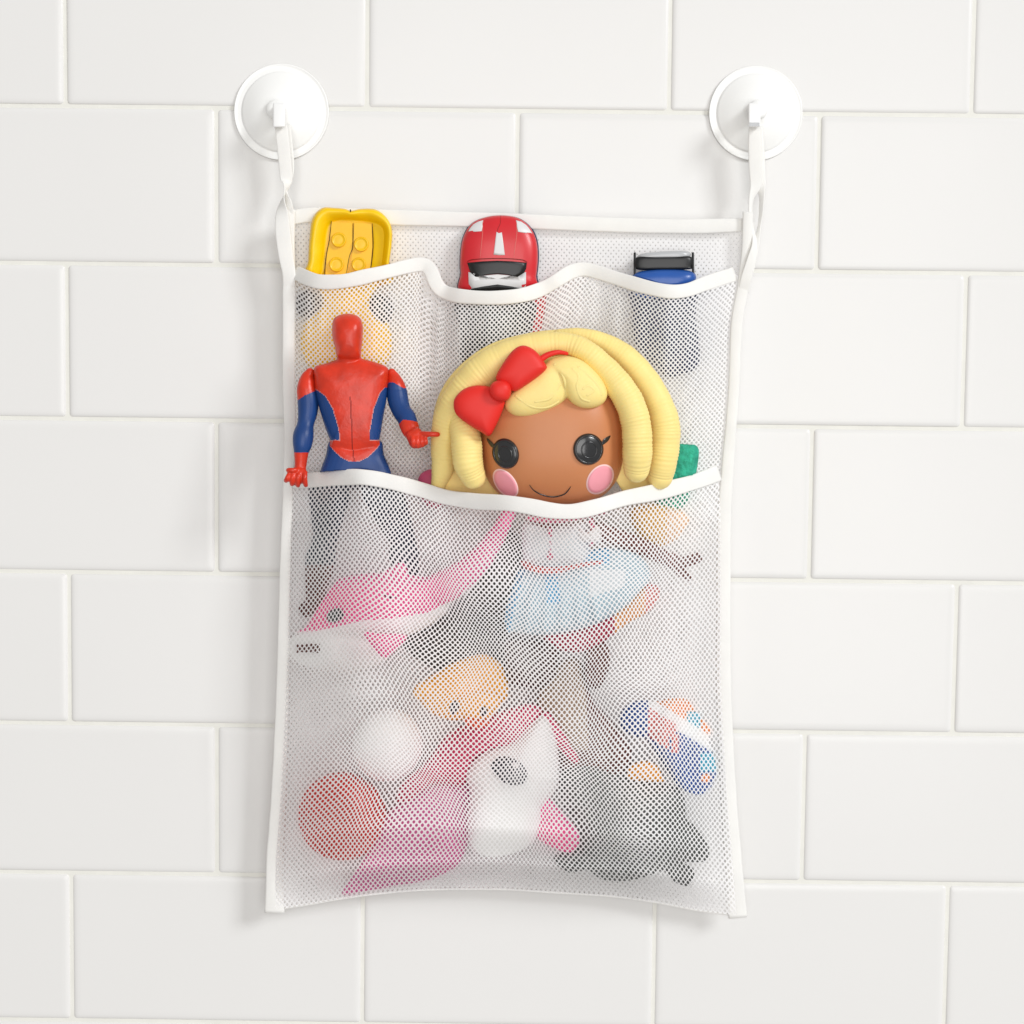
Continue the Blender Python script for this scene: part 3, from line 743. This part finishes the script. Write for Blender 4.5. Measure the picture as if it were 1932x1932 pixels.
g=G(); blob(g,[z7(*p) for p in ((860,150),(900,175),(960,140),(970,220),(920,225),(870,215))],76,6,4); organic('dress_bow',g,[T['white']],doll,voxel=1,clamp=inlow)
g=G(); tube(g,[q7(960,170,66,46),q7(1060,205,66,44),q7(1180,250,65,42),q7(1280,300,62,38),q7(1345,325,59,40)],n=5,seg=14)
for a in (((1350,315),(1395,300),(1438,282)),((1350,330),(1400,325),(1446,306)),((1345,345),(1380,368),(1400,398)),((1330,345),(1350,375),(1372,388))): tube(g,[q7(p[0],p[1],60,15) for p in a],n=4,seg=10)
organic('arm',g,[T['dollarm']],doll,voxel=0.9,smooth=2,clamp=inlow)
def leg_m(x,y,d):
    X=(x-754.7)/.3906; Y=(y-935.8)/.3906
    if X>1185: return 2
    if X>1040: return 1
    return 0
g=G(); tube(g,[q7(740,690,56,50),q7(870,690,58,66),q7(980,640,60,56),q7(1080,580,60,42),q7(1165,520,60,56),q7(1205,470,58,52)],n=5,seg=16); organic('leg',g,[T['stock'],T['stock2'],T['salmon']],doll,voxel=1.1,matfunc=leg_m,clamp=inlow)
g=G(); blob(g,[z7(*p) for p in ((500,680),(640,690),(770,700),(760,820),(740,890),(650,930),(520,900),(505,790))],52,15,12,rings=8,sharp=2.6); organic('boot',g,[T['boot']],doll,voxel=1.2,clamp=inlow)
g=G(); blob(g,[z7(*p) for p in ((900,720),(990,700),(1015,780),(1000,860),(960,930),(900,910),(890,820))],54,12,10,rings=8,sharp=2.6); organic('boot',g,[T['rust']],doll,voxel=1.2,clamp=inlow)

# ------------------------------------------------------------------ loose toys in the big pocket
def z8(x,y): return (498.1+.2734*x, 890.5+.2734*y)
def toy(name,loc,label,cat,depth): return thing(name,P(loc[0],loc[1],depth),label,cat)
# pink shark
t=toy('toy_shark',(650,1250),'pink and white toy shark with long raised tail, under the action figure','toy shark',45)
def shark_m(x,y,d):
    X=(x-498.1)/.2734; Y=(y-890.5)/.2734
    b=interp([(150,1110),(330,1100),(430,1082),(700,1024),(900,1008),(1100,975),(1300,890),(1500,740)],X)
    if Y<b: return 0
    if 225<X<385 and 1188<Y<1245: return 2
    return 1
g=G()
blob(g,[z8(*p) for p in ((215,1115),(300,1060),(400,890),(500,750),(600,712),(800,695),(1000,705),(1150,720),(1300,680),(1330,800),(1300,900),(1250,985),(1100,1085),(950,1135),(700,1130),(430,1110))],56,16,14,rings=9,sharp=2.3,center=z8(760,920))
tube(g,[z8(1200,820)+(58,34),z8(1370,720)+(62,30),z8(1500,590)+(66,23),z8(1600,450)+(68,18),z8(1660,340)+(68,15),z8(1700,270)+(66,13)],n=5,seg=16)
blob(g,[z8(*p) for p in ((820,700),(900,640),(965,600),(985,650),(1000,740),(900,760))],60,6,6,rings=6)
blob(g,[z8(*p) for p in ((165,1150),(430,1085),(700,1110),(840,1200),(860,1290),(700,1370),(480,1390),(260,1330),(160,1240))],46,14,12,rings=9,sharp=2.0)
sh=organic('body',g,[T['pink'],T['white'],T['rust']],t,voxel=1.0,matfunc=shark_m,clamp=inlow)
bv=bvh_of(sh)
g=G(); blob(g,[z8(*p) for p in ((685,1100),(780,1110),(985,1125),(950,1190),(880,1262),(835,1285),(780,1250),(720,1170))],74,5,5,rings=7,sharp=2.4); organic('fin',g,[T['pink']],t,voxel=0.9,clamp=inlow)
dec('eye',ell(492,990,62,46,-30,12),'black',t,bv,z8,off=0.5,n=3); g=G(); stroke(g,[z8(830,850),z8(870,866),z8(925,855)],4,bv,off=0.5); g.build('gill_mark',T['purple'],t)
# dark filler shape, added behind so the net holes read dark
t=toy('dark_filler',(880,1260),'added dark grey filler shape between the pink shark tail and the doll skirt','toy',34)
g=G(); blob(g,[z8(*p) for p in ((1640,450),(1710,400),(1780,500),(1790,650),(1720,900),(1680,1060),(1700,1200),(1660,1420),(1500,1500),(1250,1400),(1000,1250),(960,1130),(1130,1080),(1300,940),(1480,760),(1580,600))],42,10,14,rings=8,sharp=3,center=z8(1480,1050))
organic('body',g,[T['dark']],t,voxel=1.4,clamp=inlow)
# duck
t=toy('toy_duck',(880,1365),'yellow orange rubber duck, head down, behind the net beside the brown boot','rubber duck',50)
g=G()
blob(g,[z7(*p) for p in ((90,950),(120,890),(220,825),(330,775),(420,765),(505,830),(525,950),(480,1010),(380,1060),(270,1085),(180,1065),(110,1010))],54,15,14,rings=9)
blob(g,[z7(*p) for p in ((280,960),(400,930),(490,970),(470,1040),(410,1090),(340,1098),(290,1060),(262,1010))],64,13,12,rings=8)
blob(g,[z7(*p) for p in ((95,900),(60,960),(110,990),(190,960),(180,900))],58,8,8,rings=6)
dk=organic('body',g,[T['duck']],t,voxel=1.0,clamp=inlow); bv=bvh_of(dk)
for p,a,b in (((262,1022),22,34),((405,1040),18,24)): dec('eye',ell(p[0],p[1],a,b,15,10),'purple',t,bv,z7,off=0.6,n=3,default=70)
g=G(); tube(g,[q7(330,1088,72,20),q7(375,1104,74,24),q7(420,1092,72,16)],n=4,seg=12); organic('beak',g,[T['beak']],t,voxel=0.9,clamp=inlow)
# white and red balls
t=toy('toy_ball',(730,1470),'white toy ball above the red one, in the big pocket','ball',50)
g=G(); blob(g,ell(731,1405,66,70,20,16),54,22,22,rings=14,sharp=2.3); organic('ball_shell',g,[T['white']],t,voxel=1.1,clamp=inlow)
t=toy('toy_ball',(645,1622),'glossy red toy ball, lowest on the left of the big pocket','ball',46)
g=G(); blob(g,ell(646,1540,84,84,0,16),46,26,24,rings=14); organic('ball_shell',g,[T['redball']],t,voxel=1.1,clamp=inlow)
# unicorn
t=toy('toy_unicorn',(900,1660),'white faced toy unicorn with crimson mane and dark eye, low in the big pocket','toy unicorn',50)
g=G()
blob(g,[z7(*p) for p in ((690,1055),(750,1150),(768,1290),(758,1410),(700,1500),(690,1600),(610,1700),(450,1745),(345,1700),(325,1560),(340,1440),(320,1340),(400,1240),(560,1180))],58,20,14,rings=11,sharp=2.4,center=z7(520,1440))
uh=organic('head',g,[T['white']],t,voxel=1.1,clamp=inlow); bv=bvh_of(uh)
dec('eye',ell(528,1328,95,62,28,14),'purple',t,bv,z7,off=0.5,n=3,default=75)
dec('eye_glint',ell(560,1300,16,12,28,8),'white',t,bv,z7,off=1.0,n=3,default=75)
g=G(); blob(g,[z7(*p) for p in ((640,1000),(700,1060),(640,1170),(520,1200),(380,1260),(330,1340),(300,1400),(120,1400),(40,1480),(-20,1470),(20,1370),(130,1280),(230,1150),(340,1090),(480,1040))],50,16,14,rings=8,sharp=2.5,center=z7(340,1250)); organic('mane',g,[T['magenta']],t,voxel=1.2,clamp=inlow)
g=G(); blob(g,[z7(*p) for p in ((330,1390),(345,1500),(335,1650),(280,1780),(150,1850),(0,1880),(-150,1905),(-280,1925),(-230,1840),(-150,1700),(-90,1560),(20,1460),(160,1380))],46,16,14,rings=9,sharp=2.5,center=z7(110,1640)); organic('body',g,[T['unibody']],t,voxel=1.2,clamp=inlow)
g=G(); blob(g,[z7(*p) for p in ((640,1440),(720,1460),(800,1540),(872,1640),(830,1720),(740,1700),(650,1640),(620,1540))],60,10,10,rings=7); organic('hoof',g,[T['pink']],t,voxel=1.1,clamp=inlow)
g=G(); tube(g,[q7(705,1060,60,22),q7(750,1130,60,28),q7(790,1200,58,34),q7(850,1270,56,26)],n=4,seg=12); organic('mane_lock',g,[T['magenta']],t,voxel=1.1,clamp=inlow)
# tan toy
t=toy('toy_dog',(1110,1450),'tan and rusty brown toy standing behind the unicorn and below the doll','toy',40)
def tan_m(x,y,d):
    X=(x-754.7)/.3906; Y=(y-935.8)/.3906
    return 1 if X>905+ (Y-1100)*0.05 or Y>1230 else 0
g=G(); blob(g,[z7(*p) for p in ((700,880),(790,790),(860,780),(900,870),(930,980),(1000,1060),(1100,1180),(1120,1300),(1020,1390),(880,1380),(760,1300),(720,1150),(660,1000))],46,15,12,rings=9,sharp=2.5)
organic('body',g,[T['tan'],T['rust']],t,voxel=1.3,matfunc=tan_m,clamp=inlow)
# fish
t=toy('toy_fish',(1290,1495),'blue, orange and white striped toy fish at the right side of the big pocket','toy fish',46)
def fish_m(x,y,d):
    X=(x-754.7)/.3906; Y=(y-935.8)/.3906
    if (X-1475)**2+(Y-1362)**2<22**2: return 3
    u=(X-1250)*0.7+(Y-1000)*(-0.0)
    s=(Y-1000)-(X-1240)*0.62            # runs across the diagonal stripes
    if X<1200 and Y<1190: return 0
    if Y>1240: return 0 if X<1450 else (4 if Y<1330 else 0)
    if s<-5: return 4 if (1385<X<1450 and 1040<Y<1125) else 2
    if s<45: return 1
    if s<125 and X<1330: return 5
    if X<1300 and s<190: return 5
    if 1310<X<1345 and Y>1150: return 5
    if s<70: return 1
    return 0
g=G()
blob(g,[z7(*p) for p in ((1240,1010),(1310,975),(1390,985),(1440,1050),(1500,1130),(1490,1180),(1520,1270),(1525,1350),(1490,1420),(1430,1445),(1340,1400),(1280,1310),(1230,1230),(1190,1150))],50,16,14,rings=9,sharp=2.4)
blob(g,[z7(*p) for p in ((1060,1060),(1110,1000),(1200,985),(1270,1010),(1260,1110),(1230,1170),(1130,1160),(1070,1120))],52,11,10,rings=7)
fb_=organic('body',g,[T['fishblue'],T['white'],T['orange'],T['orange'],T['cyan'],T['salmon']],t,voxel=0.9,smooth=2,matfunc=fish_m,clamp=inlow)
g=G(); blob(g,[z7(*p) for p in ((1095,1340),(1115,1300),(1180,1278),(1240,1300),(1272,1360),(1268,1382),(1180,1378),(1110,1370))],58,9,8,rings=7,sharp=3); organic('fin',g,[T['amber']],t,voxel=1.0,clamp=inlow)
# grey seal
t=toy('toy_seal',(1220,1660),'dark grey toy seal with flippers lying in the lower right corner of the big pocket','toy seal',44)
g=G()
blob(g,[z7(*p) for p in ((780,1330),(900,1270),(1020,1330),(1200,1380),(1330,1400),(1380,1480),(1370,1640),(1340,1760),(1200,1835),(1060,1862),(950,1840),(880,1740),(850,1600),(780,1480))],48,19,16,rings=10,sharp=2.3,center=z7(1090,1580))
blob(g,[z7(*p) for p in ((1290,1560),(1370,1555),(1450,1620),(1492,1700),(1478,1760),(1400,1768),(1300,1740))],50,9,8,rings=7,sharp=2.5)
blob(g,[z7(*p) for p in ((1270,1790),(1340,1770),(1420,1800),(1412,1860),(1388,1885),(1320,1860))],46,7,7,rings=6)
blob(g,[z7(*p) for p in ((740,1750),(820,1700),(920,1700),(950,1790),(880,1810),(800,1815))],46,8,8,rings=6)
organic('body',g,[T['grey']],t,voxel=1.1,smooth=2,clamp=inlow)
# teal toy
t=toy('toy_parrot',(1250,1030),'teal green toy with golden lower half tucked behind the doll hair','toy',36)
g=G(); blob(g,[(1262,842),(1300,838),(1318,845),(1316,880),(1306,920),(1290,955),(1250,968),(1235,940),(1245,890)],38,6,8,rings=7,sharp=4); organic('body',g,[T['teal']],t,voxel=1.2,clamp=inlow)
g=G(); blob(g,[(1188,965),(1225,950),(1262,955),(1292,965),(1300,985),(1275,1020),(1240,1032),(1205,1018)],40,10,10,rings=7,sharp=2.6)
organic('tail',g,[T['gold'],T['peach']],t,voxel=1.2,matfunc=lambda x,y,d:1 if x>1258 else 0,clamp=inlow)
# a crimson toy peeping between figure and doll
t=toy('toy_block',(810,925),'small crimson toy bit showing just left of the doll hair above the tape','toy',28)
g=G(); blob(g,[(790,900),(815,885),(845,900),(850,940),(820,960),(792,940)],40,6,6,rings=6,sharp=3); g.build('block_body',T['dollpink'],t)

# ------------------------------------------------------------------ light
w=bpy.data.worlds.new('World'); sc.world=w; w.use_nodes=True
bg=w.node_tree.nodes['Background']; bg.inputs[0].default_value=(1.0,0.98,0.96,1); bg.inputs[1].default_value=0.38
def area(name,loc,target,size,size_y,power,color):
    l=bpy.data.lights.new(name,'AREA'); l.shape='RECTANGLE'; l.size=size; l.size_y=size_y; l.energy=power; l.color=color
    o=bpy.data.objects.new(name,l); COL.objects.link(o); o.location=loc
    o.rotation_euler=(Vector(target)-Vector(loc)).to_track_quat('-Z','Y').to_euler(); return o
ctr=P(966,966,0)
area('key_light',ctr+Vector((6.2,-5.6,4.1)),ctr,2.4,2.4,395,(0.965,0.985,1.0))  # soft key lamp for the light from the upper right, source unseen
area('fill_light',ctr+Vector((0.25,-2.9,0.1)),ctr,1.8,1.8,33,(1.0,0.985,0.97))
vs_=sc.view_settings; vs_.view_transform='Standard'; vs_.look='None'; vs_.exposure=0.175; vs_.gamma=1; vs_.use_curve_mapping=False
sc.cycles.max_bounces=24; sc.cycles.diffuse_bounces=18; sc.cycles.transmission_bounces=8; sc.cycles.transparent_max_bounces=16
sc.cycles.use_denoising=True; sc.cycles.denoiser='OPENIMAGEDENOISE'
